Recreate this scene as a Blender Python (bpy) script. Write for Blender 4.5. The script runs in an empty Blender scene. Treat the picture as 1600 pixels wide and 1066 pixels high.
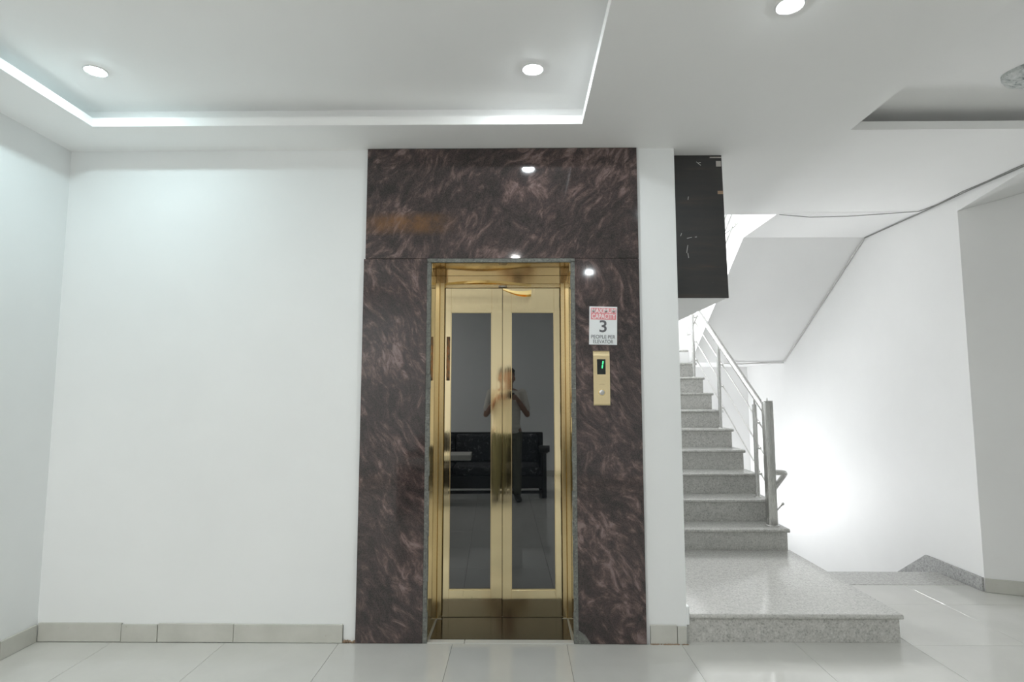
import bpy, bmesh, math, random
import numpy as np
from mathutils import Vector, Matrix
random.seed(7)
C = bpy.context.scene.collection
PI = math.pi

# ------------------------------------------------------------------ camera, world, light, exposure
CAM_H, FPX = 1.38, 909.0
cam_d = bpy.data.cameras.new('camera'); cam = bpy.data.objects.new('camera', cam_d); C.objects.link(cam)
cam_d.sensor_width = 36.0; cam_d.lens = FPX * 36.0 / 1600.0; cam_d.clip_start = 0.02; cam_d.clip_end = 60
cam.location = (0, 0, CAM_H)
cam.rotation_euler = (PI / 2 + 0.0931, 0.0005, 0.0105)
bpy.context.scene.camera = cam

vs = bpy.context.scene.view_settings
vs.view_transform = 'Standard'; vs.look = 'None'; vs.gamma = 1.0; vs.use_curve_mapping = False
vs.exposure = 0.33
LAMP = 300.0            # emission of the small downlights
W = bpy.data.worlds.new('world'); bpy.context.scene.world = W; W.use_nodes = True
W.node_tree.nodes['Background'].inputs[0].default_value = (0.86, 0.93, 1.0, 1)
W.node_tree.nodes['Background'].inputs[1].default_value = 1.0
cy = bpy.context.scene.cycles
cy.max_bounces = 14; cy.diffuse_bounces = 8; cy.glossy_bounces = 6; cy.sample_clamp_indirect = 6.0
cy.caustics_reflective = False; cy.caustics_refractive = False

def window_light(name, loc, rot, sx, sy, power):
    l = bpy.data.lights.new(name, 'AREA'); l.shape = 'RECTANGLE'; l.size = sx; l.size_y = sy
    l.energy = power; l.color = (0.97, 0.985, 1.0)
    o = bpy.data.objects.new(name, l); C.objects.link(o); o.location = loc; o.rotation_euler = rot
    return o
# daylight coming through the two stairwell windows (the lamps stand outside the panes)
window_light('daylight_lower', (2.15, 8.85, -0.1), (-PI / 2 - 1.15, 0, 0), 0.9, 1.2, 128)
window_light('daylight_upper', (1.55, 8.78, 3.3), (-PI / 2, 0, 0), 1.2, 1.6, 400)

# ------------------------------------------------------------------ materials
def mat(name, base, rough=0.5, metal=0.0, spec=0.5, ior=None, coat=0.0):
    m = bpy.data.materials.new(name); m.use_nodes = True
    b = m.node_tree.nodes['Principled BSDF']
    b.inputs['Base Color'].default_value = (*base, 1); b.inputs['Roughness'].default_value = rough
    b.inputs['Metallic'].default_value = metal; b.inputs['Specular IOR Level'].default_value = spec
    if ior: b.inputs['IOR'].default_value = ior
    if coat: b.inputs['Coat Weight'].default_value = coat; b.inputs['Coat Roughness'].default_value = 0.03
    return m
def nd(m, typ, **kw):
    n = m.node_tree.nodes.new(typ)
    for k, v in kw.items(): setattr(n, k, v)
    return n
def ln(m, a, b): m.node_tree.links.new(a, b)
def bsdf(m): return m.node_tree.nodes['Principled BSDF']
def coords(m, scale=(1, 1, 1), rot=(0, 0, 0)):
    t = nd(m, 'ShaderNodeNewGeometry'); mp = nd(m, 'ShaderNodeMapping')
    mp.inputs['Scale'].default_value = scale; mp.inputs['Rotation'].default_value = rot
    ln(m, t.outputs['Position'], mp.inputs['Vector']); return mp.outputs['Vector']
def noise(m, vec, scale, detail=4, rough=0.55, dist=0.0):
    n = nd(m, 'ShaderNodeTexNoise'); n.inputs['Scale'].default_value = scale; n.inputs['Detail'].default_value = detail
    n.inputs['Roughness'].default_value = rough; n.inputs['Distortion'].default_value = dist
    ln(m, vec, n.inputs['Vector']); return n.outputs['Fac']
def ramp(m, fac, stops, interp='LINEAR'):
    r = nd(m, 'ShaderNodeValToRGB'); r.color_ramp.interpolation = interp
    el = r.color_ramp.elements
    while len(el) < len(stops): el.new(0.5)
    for e, (p, c) in zip(el, stops): e.position = p; e.color = (*c, 1)
    ln(m, fac, r.inputs['Fac']); return r.outputs['Color']
def mix(m, fac, a, b, blend='MIX'):
    n = nd(m, 'ShaderNodeMix', data_type='RGBA', blend_type=blend)
    for sock, v in ((n.inputs[0], fac), (n.inputs[6], a), (n.inputs[7], b)):
        if isinstance(v, bpy.types.NodeSocket): ln(m, v, sock)
        elif isinstance(v, (int, float)): sock.default_value = v
        else: sock.default_value = (*v, 1)
    return n.outputs[2]
def bump(m, h, strength, dist=0.002):
    b = nd(m, 'ShaderNodeBump'); b.inputs['Strength'].default_value = strength; b.inputs['Distance'].default_value = dist
    ln(m, h, b.inputs['Height']); ln(m, b.outputs['Normal'], bsdf(m).inputs['Normal'])

def paint(name, col, rough=0.55, amt=0.05):
    m = mat(name, col, rough, spec=0.35)
    v = coords(m); n = noise(m, v, 1.3, 5, 0.6)
    ln(m, ramp(m, n, [(0.3, tuple(c * (1 - amt) for c in col)), (0.7, tuple(min(1, c * (1 + amt * .3)) for c in col))]), bsdf(m).inputs['Base Color'])
    bump(m, noise(m, v, 60, 3), 0.06, 0.001)
    return m
M_wall = paint('white_wall_paint', (0.86, 0.875, 0.875), 0.5, 0.03)
M_ceil = paint('white_ceiling_paint', (0.93, 0.93, 0.925), 0.65, 0.02)
M_stairwall = paint('white_stairwell_paint', (0.87, 0.87, 0.865), 0.55, 0.03)

def granite_dark(rotdeg, name):
    m = mat(name, (0.05, 0.04, 0.04), 0.06, spec=0.5)
    p = coords(m)
    w = nd(m, 'ShaderNodeTexNoise'); w.inputs['Scale'].default_value = 1.7; w.inputs['Detail'].default_value = 2
    ln(m, p, w.inputs['Vector'])
    s1 = nd(m, 'ShaderNodeVectorMath', operation='SUBTRACT'); ln(m, w.outputs['Color'], s1.inputs[0]); s1.inputs[1].default_value = (.5, .5, .5)
    s2 = nd(m, 'ShaderNodeVectorMath', operation='SCALE'); ln(m, s1.outputs[0], s2.inputs[0]); s2.inputs['Scale'].default_value = 0.42
    s3 = nd(m, 'ShaderNodeVectorMath', operation='ADD'); ln(m, p, s3.inputs[0]); ln(m, s2.outputs[0], s3.inputs[1])
    mp = nd(m, 'ShaderNodeMapping'); mp.vector_type = 'POINT'
    mp.inputs['Rotation'].default_value = (0, math.radians(rotdeg), 0); mp.inputs['Scale'].default_value = (1, 1, 1)
    ln(m, s3.outputs[0], mp.inputs['Vector'])
    mp2 = nd(m, 'ShaderNodeMapping'); mp2.inputs['Scale'].default_value = (22, 9, 10)
    ln(m, mp.outputs['Vector'], mp2.inputs['Vector'])
    n1 = noise(m, mp2.outputs['Vector'], 1.0, 8, 0.69, 0.45)
    n2 = noise(m, p, 2.6, 3, 0.5, 0.4)
    a = nd(m, 'ShaderNodeMath', operation='MULTIPLY_ADD'); ln(m, n2, a.inputs[0]); a.inputs[1].default_value = 0.42; ln(m, n1, a.inputs[2])
    col = ramp(m, a.outputs[0], [(0.57, (0.022, 0.020, 0.020)), (0.66, (0.037, 0.030, 0.029)), (0.74, (0.066, 0.046, 0.044)),
                                 (0.81, (0.140, 0.095, 0.088)), (0.90, (0.27, 0.195, 0.18))])
    fine = noise(m, p, 220, 2)
    col = mix(m, 0.26, col, ramp(m, fine, [(0.35, (0.014, 0.012, 0.012)), (0.65, (0.15, 0.11, 0.105))]), 'MIX')
    # rust coloured streak across the left of the lintel
    sx = nd(m, 'ShaderNodeSeparateXYZ'); ln(m, p, sx.inputs[0])
    def band(sock, c, half):
        d = nd(m, 'ShaderNodeMath', operation='SUBTRACT'); ln(m, sock, d.inputs[0]); d.inputs[1].default_value = c
        q = nd(m, 'ShaderNodeMath', operation='ABSOLUTE'); ln(m, d.outputs[0], q.inputs[0])
        r = nd(m, 'ShaderNodeMapRange'); r.interpolation_type = 'SMOOTHSTEP'; ln(m, q.outputs[0], r.inputs['Value'])
        r.inputs['From Min'].default_value = half; r.inputs['From Max'].default_value = half * .25
        return r.outputs['Result']
    mm = nd(m, 'ShaderNodeMath', operation='MULTIPLY'); ln(m, band(sx.outputs['X'], -0.66, 0.34), mm.inputs[0]); ln(m, band(sx.outputs['Z'], 2.40, 0.085), mm.inputs[1])
    m3 = nd(m, 'ShaderNodeMath', operation='MULTIPLY'); ln(m, mm.outputs[0], m3.inputs[0]); rs = nd(m, 'ShaderNodeMapRange'); ln(m, noise(m, p, 14, 6, .7), rs.inputs['Value']); rs.inputs['From Min'].default_value = .22; rs.inputs['From Max'].default_value = .85; ln(m, rs.outputs['Result'], m3.inputs[1])
    col = mix(m, m3.outputs[0], col, (0.22, 0.105, 0.035))
    ln(m, col, bsdf(m).inputs['Base Color'])
    return m
M_granite = granite_dark(-38, 'polished_brown_granite'); M_granite2 = granite_dark(34, 'polished_brown_granite_upright')

def granite_grey(name, lo, mid, hi, rough):
    m = mat(name, mid, rough, spec=0.5); v = coords(m)
    c1 = ramp(m, noise(m, v, 90, 3, 0.7), [(0.36, lo), (0.47, mid), (0.56, mid), (0.68, hi)])
    c2 = ramp(m, noise(m, v, 32, 4, 0.7), [(0.35, tuple(c * .72 for c in mid)), (0.7, tuple(min(1, c * 1.25) for c in mid))])
    ln(m, mix(m, 0.45, c1, c2), bsdf(m).inputs['Base Color']); return m
M_step = granite_grey('grey_speckled_granite', (0.24, 0.24, 0.225), (0.54, 0.535, 0.51), (0.76, 0.76, 0.74), 0.15)
M_skirtgrey = granite_grey('grey_granite_skirting', (0.14, 0.14, 0.14), (0.42, 0.42, 0.415), (0.66, 0.66, 0.66), 0.25)
M_grout = granite_grey('rough_grey_grout', (0.05, 0.055, 0.05), (0.16, 0.165, 0.15), (0.34, 0.34, 0.31), 0.85)
M_sill = granite_grey('dark_brown_sill_stone', (0.006, 0.005, 0.004), (0.018, 0.013, 0.010), (0.05, 0.036, 0.028), 0.12)
bsdf(M_sill).inputs['Specular IOR Level'].default_value = 0.3

def tile_mat():
    m = mat('polished_cream_floor_tile', (0.6, 0.6, 0.56), 0.07, spec=0.5); v = coords(m)
    ln(m, ramp(m, noise(m, v, 3.0, 6, 0.6), [(0.3, (0.59, 0.588, 0.555)), (0.7, (0.64, 0.637, 0.605))]), bsdf(m).inputs['Base Color'])
    ln(m, ramp(m, noise(m, v, 5, 3), [(0.3, (0.035,) * 3), (0.7, (0.08,) * 3)]), bsdf(m).inputs['Roughness'])
    return m
M_tile = tile_mat()
def skirting():
    m = mat('cream_tile_skirting', (0.55, 0.55, 0.5), 0.3); v = coords(m)
    base = ramp(m, noise(m, v, 6, 5, 0.6), [(0.3, (0.52, 0.52, 0.475)), (0.7, (0.60, 0.595, 0.55))])
    sp = ramp(m, noise(m, v, 22, 5, 0.75), [(0.66, (0, 0, 0)), (0.76, (1, 1, 1))])
    ln(m, mix(m, sp, base, (0.36, 0.30, 0.22)), bsdf(m).inputs['Base Color']); return m
M_skirt = skirting()
M_joint = mat('grey_tile_grout', (0.22, 0.22, 0.20), 0.9)
M_dirt = mat('brown_dirt_mortar', (0.30, 0.22, 0.15), 0.95)
M_caulk = mat('pale_caulk', (0.52, 0.49, 0.40), 0.7)

def gold(name, col, rough):
    m = mat(name, col, rough, metal=1.0); v = coords(m, (60, 60, 1.2))
    n = noise(m, v, 3, 3)
    ln(m, ramp(m, n, [(0.3, (max(0, rough - .03),) * 3), (0.7, (rough + .04,) * 3)]), bsdf(m).inputs['Roughness'])
    return m
M_gold = gold('polished_gold_steel', (0.88, 0.735, 0.46), 0.055)
M_goldsat = gold('satin_gold_steel', (0.88, 0.72, 0.43), 0.20)
M_golddim = gold('gold_soffit_dim_reflection', (0.42, 0.31, 0.16), 0.10)  # gold coloured darker to stand in for the dim reflection in the soffit
M_goldfilm = mat('glossy_gold_film', (0.90, 0.70, 0.32), 0.15, metal=1.0)
M_dark = mat('black_rubber_seal', (0.012, 0.012, 0.010), 0.5)
def glass_mat():
    m = mat('dark_tinted_glass', (0.010, 0.012, 0.014), 0.015, spec=0.5, ior=2.25)
    return m
M_glass = glass_mat()
def steel():
    m = mat('brushed_stainless_steel', (0.66, 0.655, 0.64), 0.27, metal=1.0); v = coords(m, (90, 90, 3))
    ln(m, ramp(m, noise(m, v, 4, 3), [(0.3, (0.2,) * 3), (0.7, (0.36,) * 3)]), bsdf(m).inputs['Roughness']); return m
M_steel = steel()
def panel_black():
    m = mat('dark_laminate_board', (0.035, 0.034, 0.034), 0.35); v = coords(m)
    st = noise(m, coords(m, (3, 3, 26)), 1.2, 4)
    base = ramp(m, st, [(0.35, (0.030, 0.030, 0.031)), (0.62, (0.040, 0.037, 0.035)), (0.75, (0.058, 0.045, 0.038))])
    sc = ramp(m, noise(m, coords(m, (26, 26, 9)), 1.5, 5, 0.8), [(0.69, (0, 0, 0)), (0.75, (1, 1, 1))])
    ln(m, mix(m, sc, base, (0.16, 0.16, 0.155)), bsdf(m).inputs['Base Color']); return m
M_panel = panel_black()
M_scuff = mat('white_scratch', (0.55, 0.55, 0.53), 0.8)
M_tape = mat('brown_tape', (0.36, 0.25, 0.17), 0.6)
M_tapew = mat('pale_tape', (0.50, 0.47, 0.44), 0.7)
M_cable = mat('grey_cable_sheath', (0.23, 0.23, 0.22), 0.5)
M_paper = mat('white_vinyl_sign', (0.80, 0.82, 0.83), 0.35)
M_red = mat('faded_red_print', (0.72, 0.27, 0.29), 0.4)
M_ink = mat('dark_grey_print', (0.11, 0.11, 0.12), 0.5)
M_whiteink = mat('white_print', (0.86, 0.82, 0.82), 0.5)
M_screen = mat('black_display_glass', (0.012, 0.016, 0.014), 0.08)
def emis(name, col, s):
    m = mat(name, col, 0.4); b = bsdf(m)
    b.inputs['Emission Color'].default_value = (*col, 1); b.inputs['Emission Strength'].default_value = s; return m
M_green = emis('lit_green_segment', (0.08, 0.85, 0.30), 0.9)
M_lampC = emis('lit_lamp_cool', (0.90, 0.975, 1.0), LAMP)
M_lampL = emis('lit_lamp_left', (0.74, 0.96, 1.0), LAMP)
M_lampN = emis('lit_lamp_plain', (1.0, 0.975, 0.94), LAMP)
M_lampFill = emis('fill_lamp_neutral', (1.0, 0.975, 0.955), LAMP * 3.3)  # boosted emission for the added fill lamps out of view
M_ring = mat('white_lamp_ring', (0.8, 0.8, 0.8), 0.4)
M_button = mat('steel_call_button', (0.62, 0.60, 0.58), 0.3, metal=1.0)
def patch():
    m = mat('crinkled_plastic_cover', (0.42, 0.45, 0.45), 0.25); v = coords(m)
    n = noise(m, v, 28, 5, 0.7, 1.0)
    ln(m, ramp(m, n, [(0.34, (0.22, 0.25, 0.25)), (0.46, (0.55, 0.58, 0.57)), (0.68, (0.74, 0.76, 0.75))]), bsdf(m).inputs['Base Color'])
    bump(m, n, 0.6, 0.01); return m
M_patch = patch()
M_wood = mat('black_lacquered_wood', (0.012, 0.011, 0.010), 0.3)
def cushion():
    m = mat('black_cushion_white_print', (0.02, 0.02, 0.02), 0.8); v = coords(m)
    ln(m, ramp(m, noise(m, v, 16, 5, 0.75, 1.2), [(0.56, (0.016, 0.016, 0.018)), (0.64, (0.30, 0.30, 0.30))]), bsdf(m).inputs['Base Color']); return m
M_cush = cushion()
M_tabletop = mat('pale_table_board', (0.55, 0.54, 0.50), 0.4)
M_skin = mat('brown_skin', (0.33, 0.17, 0.105), 0.5)
M_shirt = mat('cream_cotton', (0.74, 0.70, 0.62), 0.9)
M_trous = mat('olive_cotton', (0.12, 0.12, 0.08), 0.9)
M_hair = mat('black_hair', (0.012, 0.010, 0.010), 0.6)
M_shoe = mat('dark_leather', (0.03, 0.025, 0.02), 0.45)
M_eye = mat('white_eye', (0.7, 0.68, 0.65), 0.2)
M_blackplastic = mat('black_camera_plastic', (0.015, 0.015, 0.016), 0.4)
M_lens = mat('camera_lens_glass', (0.01, 0.01, 0.02), 0.03)
M_frame = mat('white_window_frame', (0.75, 0.75, 0.75), 0.4)
def pane_mat():
    m = bpy.data.materials.new('clear_window_glass'); m.use_nodes = True
    t = m.node_tree; t.nodes.remove(t.nodes['Principled BSDF'])
    tr = t.nodes.new('ShaderNodeBsdfTransparent'); gl = t.nodes.new('ShaderNodeBsdfGlossy'); gl.inputs['Roughness'].default_value = 0.02
    fr = t.nodes.new('ShaderNodeFresnel'); mx = t.nodes.new('ShaderNodeMixShader')
    t.links.new(fr.outputs[0], mx.inputs[0]); t.links.new(tr.outputs[0], mx.inputs[1]); t.links.new(gl.outputs[0], mx.inputs[2])
    t.links.new(mx.outputs[0], t.nodes['Material Output'].inputs[0]); return m
M_pane = pane_mat()

# ------------------------------------------------------------------ mesh helpers
def B(): return bmesh.new()
def box(bm, x0, x1, y0, y1, z0, z1, bev=0.0, seg=1):
    r = bmesh.ops.create_cube(bm, size=1.0); vs_ = r['verts']
    for v in vs_:
        v.co = Vector((x0 if v.co.x < 0 else x1, y0 if v.co.y < 0 else y1, z0 if v.co.z < 0 else z1))
    if bev > 0:
        es = list({e for v in vs_ for e in v.link_edges})
        bmesh.ops.bevel(bm, geom=es, offset=bev, segments=seg, profile=0.5, affect='EDGES')
    return bm
def prism(bm, pts, axis, a, b):
    """extrude polygon pts along axis between a and b; axis X: pts=(y,z); Y: (x,z); Z: (x,y)"""
    def P(p, t): return {'X': (t, p[0], p[1]), 'Y': (p[0], t, p[1]), 'Z': (p[0], p[1], t)}[axis]
    va = [bm.verts.new(P(p, a)) for p in pts]; vb = [bm.verts.new(P(p, b)) for p in pts]
    bm.faces.new(va); bm.faces.new(vb[::-1])
    n = len(pts)
    for i in range(n): bm.faces.new((va[i], vb[i], vb[(i + 1) % n], va[(i + 1) % n]))
    bmesh.ops.recalc_face_normals(bm, faces=bm.faces); return bm
def tube(bm, pts, r, n=12, cap=True):
    pts = [Vector(p) for p in pts]; rings = []
    up = None
    for i, p in enumerate(pts):
        d = (pts[min(i + 1, len(pts) - 1)] - pts[max(i - 1, 0)]).normalized()
        if up is None:
            up = Vector((0, 0, 1)) if abs(d.z) < .9 else Vector((1, 0, 0))
        s = d.cross(up).normalized(); u = s.cross(d).normalized(); up = u
        rr = r[i] if isinstance(r, (list, tuple)) else r
        rings.append([bm.verts.new(p + s * math.cos(t * 2 * PI / n) * rr + u * math.sin(t * 2 * PI / n) * rr) for t in range(n)])
    for a, b in zip(rings, rings[1:]):
        for k in range(n): bm.faces.new((a[k], a[(k + 1) % n], b[(k + 1) % n], b[k]))
    if cap: bm.faces.new(rings[0][::-1]); bm.faces.new(rings[-1])
    bmesh.ops.recalc_face_normals(bm, faces=bm.faces); return bm
def lathe(bm, prof, cx=0, cy_=0, n=24):
    """prof: (radius, z) list around a vertical axis"""
    rings = []
    for r, z in prof:
        if r < 1e-6: rings.append([bm.verts.new((cx, cy_, z))])
        else: rings.append([bm.verts.new((cx + r * math.cos(2 * PI * k / n), cy_ + r * math.sin(2 * PI * k / n), z)) for k in range(n)])
    for a, b in zip(rings, rings[1:]):
        for k in range(n):
            q = [a[k % len(a)], a[(k + 1) % len(a)], b[(k + 1) % len(b)], b[k % len(b)]]
            u = []
            for v in q:
                if v not in u: u.append(v)
            if len(u) >= 3: bm.faces.new(u)
    bmesh.ops.recalc_face_normals(bm, faces=bm.faces); return bm
def ball(bm, c, r, seg=12, rot=None):
    if not isinstance(r, (list, tuple)): r = (r, r, r)
    q = bmesh.ops.create_uvsphere(bm, u_segments=seg, v_segments=max(6, seg * 2 // 3), radius=1.0)
    mt = Matrix.Translation(c) @ (rot.to_4x4() if rot else Matrix.Identity(4)) @ Matrix.Diagonal((*r, 1))
    bmesh.ops.transform(bm, matrix=mt, verts=q['verts']); return bm

def wloc(o):
    v = Vector((0, 0, 0))
    while o is not None: v += o.location; o = o.parent
    return v
def obj(name, bm, m, parent=None, smooth=False):
    if parent is not None:
        bmesh.ops.translate(bm, vec=-wloc(parent), verts=bm.verts)
    me = bpy.data.meshes.new(name); bm.to_mesh(me); bm.free()
    for mm in (m if isinstance(m, (list, tuple)) else [m]): me.materials.append(mm)
    o = bpy.data.objects.new(name, me); C.objects.link(o)
    if parent is not None: o.parent = parent
    if smooth:
        me.shade_smooth()
        try: me.set_sharp_from_angle(angle=math.radians(40))
        except Exception: pass
    return o
def thing(name, label, cat, loc=(0, 0, 0), group=None):
    o = bpy.data.objects.new(name, None); C.objects.link(o); o.location = loc; o.empty_display_size = 0.1
    o['label'] = label; o['category'] = cat
    if group: o['group'] = group
    return o
def tag(o, label, cat, group=None):
    o['label'] = label; o['category'] = cat
    if group: o['group'] = group
    return o
def struct(name, bm, m, label=None, smooth=False):
    o = obj(name, bm, m, None, smooth); o['kind'] = 'structure'
    if label: o['label'] = label
    return o
def text_mesh(name, body, m, parent, loc, size, width=None, rot=(PI / 2, 0, 0), depth=0.0006, shear=0.0, bold=0.0):
    cu = bpy.data.curves.new(name, 'FONT'); cu.body = body; cu.size = size; cu.align_x = 'CENTER'; cu.align_y = 'CENTER'
    cu.extrude = depth; cu.offset = bold; cu.shear = shear
    t = bpy.data.objects.new(name, cu); C.objects.link(t)
    dg = bpy.context.evaluated_depsgraph_get(); me = bpy.data.meshes.new_from_object(t.evaluated_get(dg))
    bpy.data.objects.remove(t); bpy.data.curves.remove(cu)
    xs = [v.co.x for v in me.vertices]; w = max(xs) - min(xs)
    if width:
        for v in me.vertices: v.co.x *= width / w
    me.materials.append(m)
    o = bpy.data.objects.new(name, me); C.objects.link(o); o.parent = parent
    o.location = Vector(loc) - wloc(parent); o.rotation_euler = rot
    return o

# ------------------------------------------------------------------ room shell
XL, XR, YB = -2.724, 5.40, -2.60         # left wall, far right wall, wall behind the camera
YW, YS, ZC, ZU = 3.40, 3.38, 2.864, 2.99 # elevator wall, face of granite, lower ceiling, upper ceiling
XE = 0.942                                # right end of elevator wall
XS, XW, YBK = 2.14, 3.29, 8.40           # stair edge, stairwell right wall, stairwell back wall

struct('wall_left', box(B(), XL - .15, XL, YB - .15, YW + .2, -.1, 3.1), M_wall)
struct('wall_rear', box(B(), XL - .15, XR + .15, YB - .15, YB, -.1, 3.1), M_wall)
struct('wall_right', box(B(), XR, XR + .15, YB - .15, 4.6, -.1, 3.1), M_wall)
b = B()
box(b, XL - .15, -.535, YW, YW + .6, -.1, 3.1); box(b, .333, XE, YW, YBK + .2, -2.0, 5.8); box(b, -.535, .333, YW, YW + .6, 2.30, 3.1)
box(b, -.535, .333, YW + .42, YW + .6, -.1, 2.30)
struct('wall_back', b, M_wall)
# right wall end that turns a little towards the camera, then the stairwell walls
pw = [(XW, 4.28), (XR + .1, 3.42), (XR + .1, 4.6), (XW + .2, 4.6), (XW + .2, YBK + .2), (XW, YBK + .2)]
struct('wall_stairwell', prism(B(), pw, 'Z', -2.0, 5.8), M_stairwall)
b = B()
# back wall of the stairwell with two window openings
WX0, WX1, WZ0, WZ1 = 1.65, 2.60, -.80, 1.25
UX0, UX1, UZ0, UZ1 = 1.05, 2.05, 2.55, 4.05
y0, y1 = YBK, YBK + .2
box(b, XE, XW, y0, y1, -2, WZ0); box(b, XE, WX0, y0, y1, WZ0, WZ1); box(b, WX1, XW, y0, y1, WZ0, WZ1); box(b, XE, XW, y0, y1, WZ1, UZ0)
box(b, XE, UX0, y0, y1, UZ0, UZ1); box(b, UX1, XW, y0, y1, UZ0, UZ1); box(b, XE, XW, y0, y1, UZ1, 5.8)
struct('wall_stair_back', b, M_stairwall)
struct('wall_upper_front', box(B(), XE - .1, XW + .1, 4.50, 4.70, 3.06, 5.8), M_stairwall)
struct('ceiling_upper_floor', box(B(), XE - .1, XW + .1, 4.5, YBK + .2, 5.8, 5.95), M_ceil)
def window(name, x0, x1, z0, z1):
    t = 0.05; b = B(); y = YBK + .08
    box(b, x0, x0 + t, y, y + .06, z0, z1); box(b, x1 - t, x1, y, y + .06, z0, z1)
    box(b, x0 + t, x1 - t, y, y + .06, z0, z0 + t); box(b, x0 + t, x1 - t, y, y + .06, z1 - t, z1)
    xm = (x0 + x1) / 2; box(b, xm - t / 2, xm + t / 2, y, y + .06, z0 + t, z1 - t)
    w = struct(name, b, M_frame)
    for a, c in ((x0 + t, xm - t / 2), (xm + t / 2, x1 - t)):
        obj('pane', box(B(), a, c, y + .027, y + .033, z0 + t, z1 - t), M_pane, w)
window('window_1', WX0, WX1, WZ0, WZ1); window('window_2', UX0, UX1, UZ0, UZ1)
struct('wall_below_floor', box(B(), XE - .1, XW + .1, 4.30, 4.42, -2.0, -.05), M_stairwall)
struct('floor_basement', box(B(), XE - .1, XW + .1, 4.3, YBK + .2, -2.0, -1.81), M_step)

# floor: grout bed with one object per tile
b = B(); box(b, XL - .1, XR + .1, YB - .1, 4.42, -.15, -.006); fl = struct('floor', b, M_joint)
TS, TX0, TY0 = 0.637, -1.642 - 2 * .637, 3.385 - 10 * .637
tb = B(); g = .0009; box(tb, g, TS - g, g, TS - g, -.012, 0, .0004)
tile_me = bpy.data.meshes.new('tile'); tb.to_mesh(tile_me); tb.free(); tile_me.materials.append(M_tile)
i = 0
for ix in range(14):
    for iy in range(12):
        x, y = TX0 + ix * TS, TY0 + iy * TS
        if x > XR or y > 4.40 or y + TS < YB: continue
        if y > 3.38 and x + TS < XE + .05: continue
        x1, y1 = min(x + TS, XR + .02), min(y + TS, 4.42)
        if y > 3.38 and x < XE: x_ = XE
        else: x_ = x
        if x1 - x_ < .03 or y1 - y < .02: continue
        if x1 - x_ < TS - .001 or y1 - y < TS - .001:
            o = obj('tile', box(B(), x_ + g, x1 - g, y + g, y1 - g, -.012, 0, .0004), M_tile, fl)
        else:
            o = bpy.data.objects.new('tile', tile_me); C.objects.link(o); o.parent = fl
            o.location = (x, y, random.uniform(-.0003, .0003))
        i += 1

# lower ceiling with two raised trays
T = (-2.356, .354, -1.90, 3.073); Rr = (1.869, 5.20, -1.90, 3.163); 
CH = {'T': (.16, .12, .08, .08), 'R': (.16, .08, .08, .21)}     # light channel widths: left, right, front, back
To = (T[0] - .16, T[1] + .12, T[2] - .08, T[3] + .08); Ro = (Rr[0] - .16, Rr[1] + .08, Rr[2] - .08, Rr[3] + .21)
b = B()
zl, zh = ZC, 3.1
box(b, XL, To[0], YB, YW, zl, zh); box(b, To[0], To[1], To[3], YW, zl, zh); box(b, To[0], To[1], YB, To[2], zl, zh)
box(b, To[1], XE, YB, YW, zl, zh); box(b, XE, Ro[0], YB, 4.70, zl, zh)
box(b, Ro[0], XR, Ro[3], 4.70, zl, zh); box(b, Ro[0], XR, YB, Ro[2], zl, zh); box(b, Ro[1], XR, Ro[2], Ro[3], zl, zh)
for t in (To, Ro):
    box(b, t[0], t[1], t[2], t[3], ZU, zh)   # raised ceiling of the tray
struct('ceiling', b, M_ceil)
# added wedge shaped to imitate the lighter patch of light above the turned wall end
b = B(); vv = [b.verts.new(p) for p in ((XW, 4.2795, 2.752), (XW + .49, 4.079, 2.866), (XW, 3.45, 2.866), (XW, 4.2795, 2.866))]
for q in ((0, 1, 2), (0, 2, 3), (0, 3, 1), (1, 3, 2)): b.faces.new([vv[k] for k in q])
bmesh.ops.recalc_face_normals(b, faces=b.faces); struct('added_light_patch_wedge', b, M_stairwall)
for n, t, to in (('trim_1', T, To), ('trim_2', Rr, Ro)):
    b = B(); th = .012; zt = 2.913
    for (x0, x1, y0, y1) in ((to[0], t[0] - th, to[2], to[3]), (t[1] + th, to[1], to[2], to[3]), (t[0] - th, t[1] + th, t[3] + th, to[3]), (t[0] - th, t[1] + th, to[2], t[2] - th)):
        box(b, x0, x1, y0, y1, ZC, ZC + .009)                   # shelf of the light channel
    struct('ceiling_shelf', b, M_ceil)
    p = struct(n, B(), M_ceil); bm = B()
    box(bm, t[0] - th, t[0], t[2] - th, t[3] + th, ZC, zt); box(bm, t[1], t[1] + th, t[2] - th, t[3] + th, ZC, zt)
    box(bm, t[0], t[1], t[3], t[3] + th, ZC, zt); box(bm, t[0], t[1], t[2] - th, t[2], ZC, zt)
    bm.to_mesh(p.data); bm.free()

# skirtings, tile by tile
def skirt(name, runs, axis, at, sgn, m=M_skirt, h=.098):
    b = B()
    a, c = runs[0], runs[-1]
    if axis == 'X': box(b, a, c, min(at, at + sgn * .006), max(at, at + sgn * .006), .0, h - .006)
    else: box(b, min(at, at + sgn * .006), max(at, at + sgn * .006), a, c, .0, h - .006)
    s = struct(name, b, M_joint)
    for k, (p, q) in enumerate(zip(runs, runs[1:])):
        hh = h + (.004, -.003, .002, 0)[k % 4]; t = B(); d = .014 + (k % 2) * .002
        if axis == 'X': box(t, p + .0015, q - .0015, min(at, at + sgn * d), max(at, at + sgn * d), .001, hh, .0015)
        else: box(t, min(at, at + sgn * d), max(at, at + sgn * d), p + .0015, q - .0015, .001, hh, .0015)
        obj('tile', t, m, s)
skirt('baseboard_back', [-2.71, -2.235, -2.03, -1.60, -.985], 'X', YW, -1)
skirt('baseboard_left', [-2.58, -1.95, -1.31, -.68, -.04, .60, 1.23, 1.87, 2.51, 3.15, 3.385], 'Y', XL, 1)
skirt('baseboard_back_right', [.735, .885, .938], 'X', YW, -1)
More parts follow.
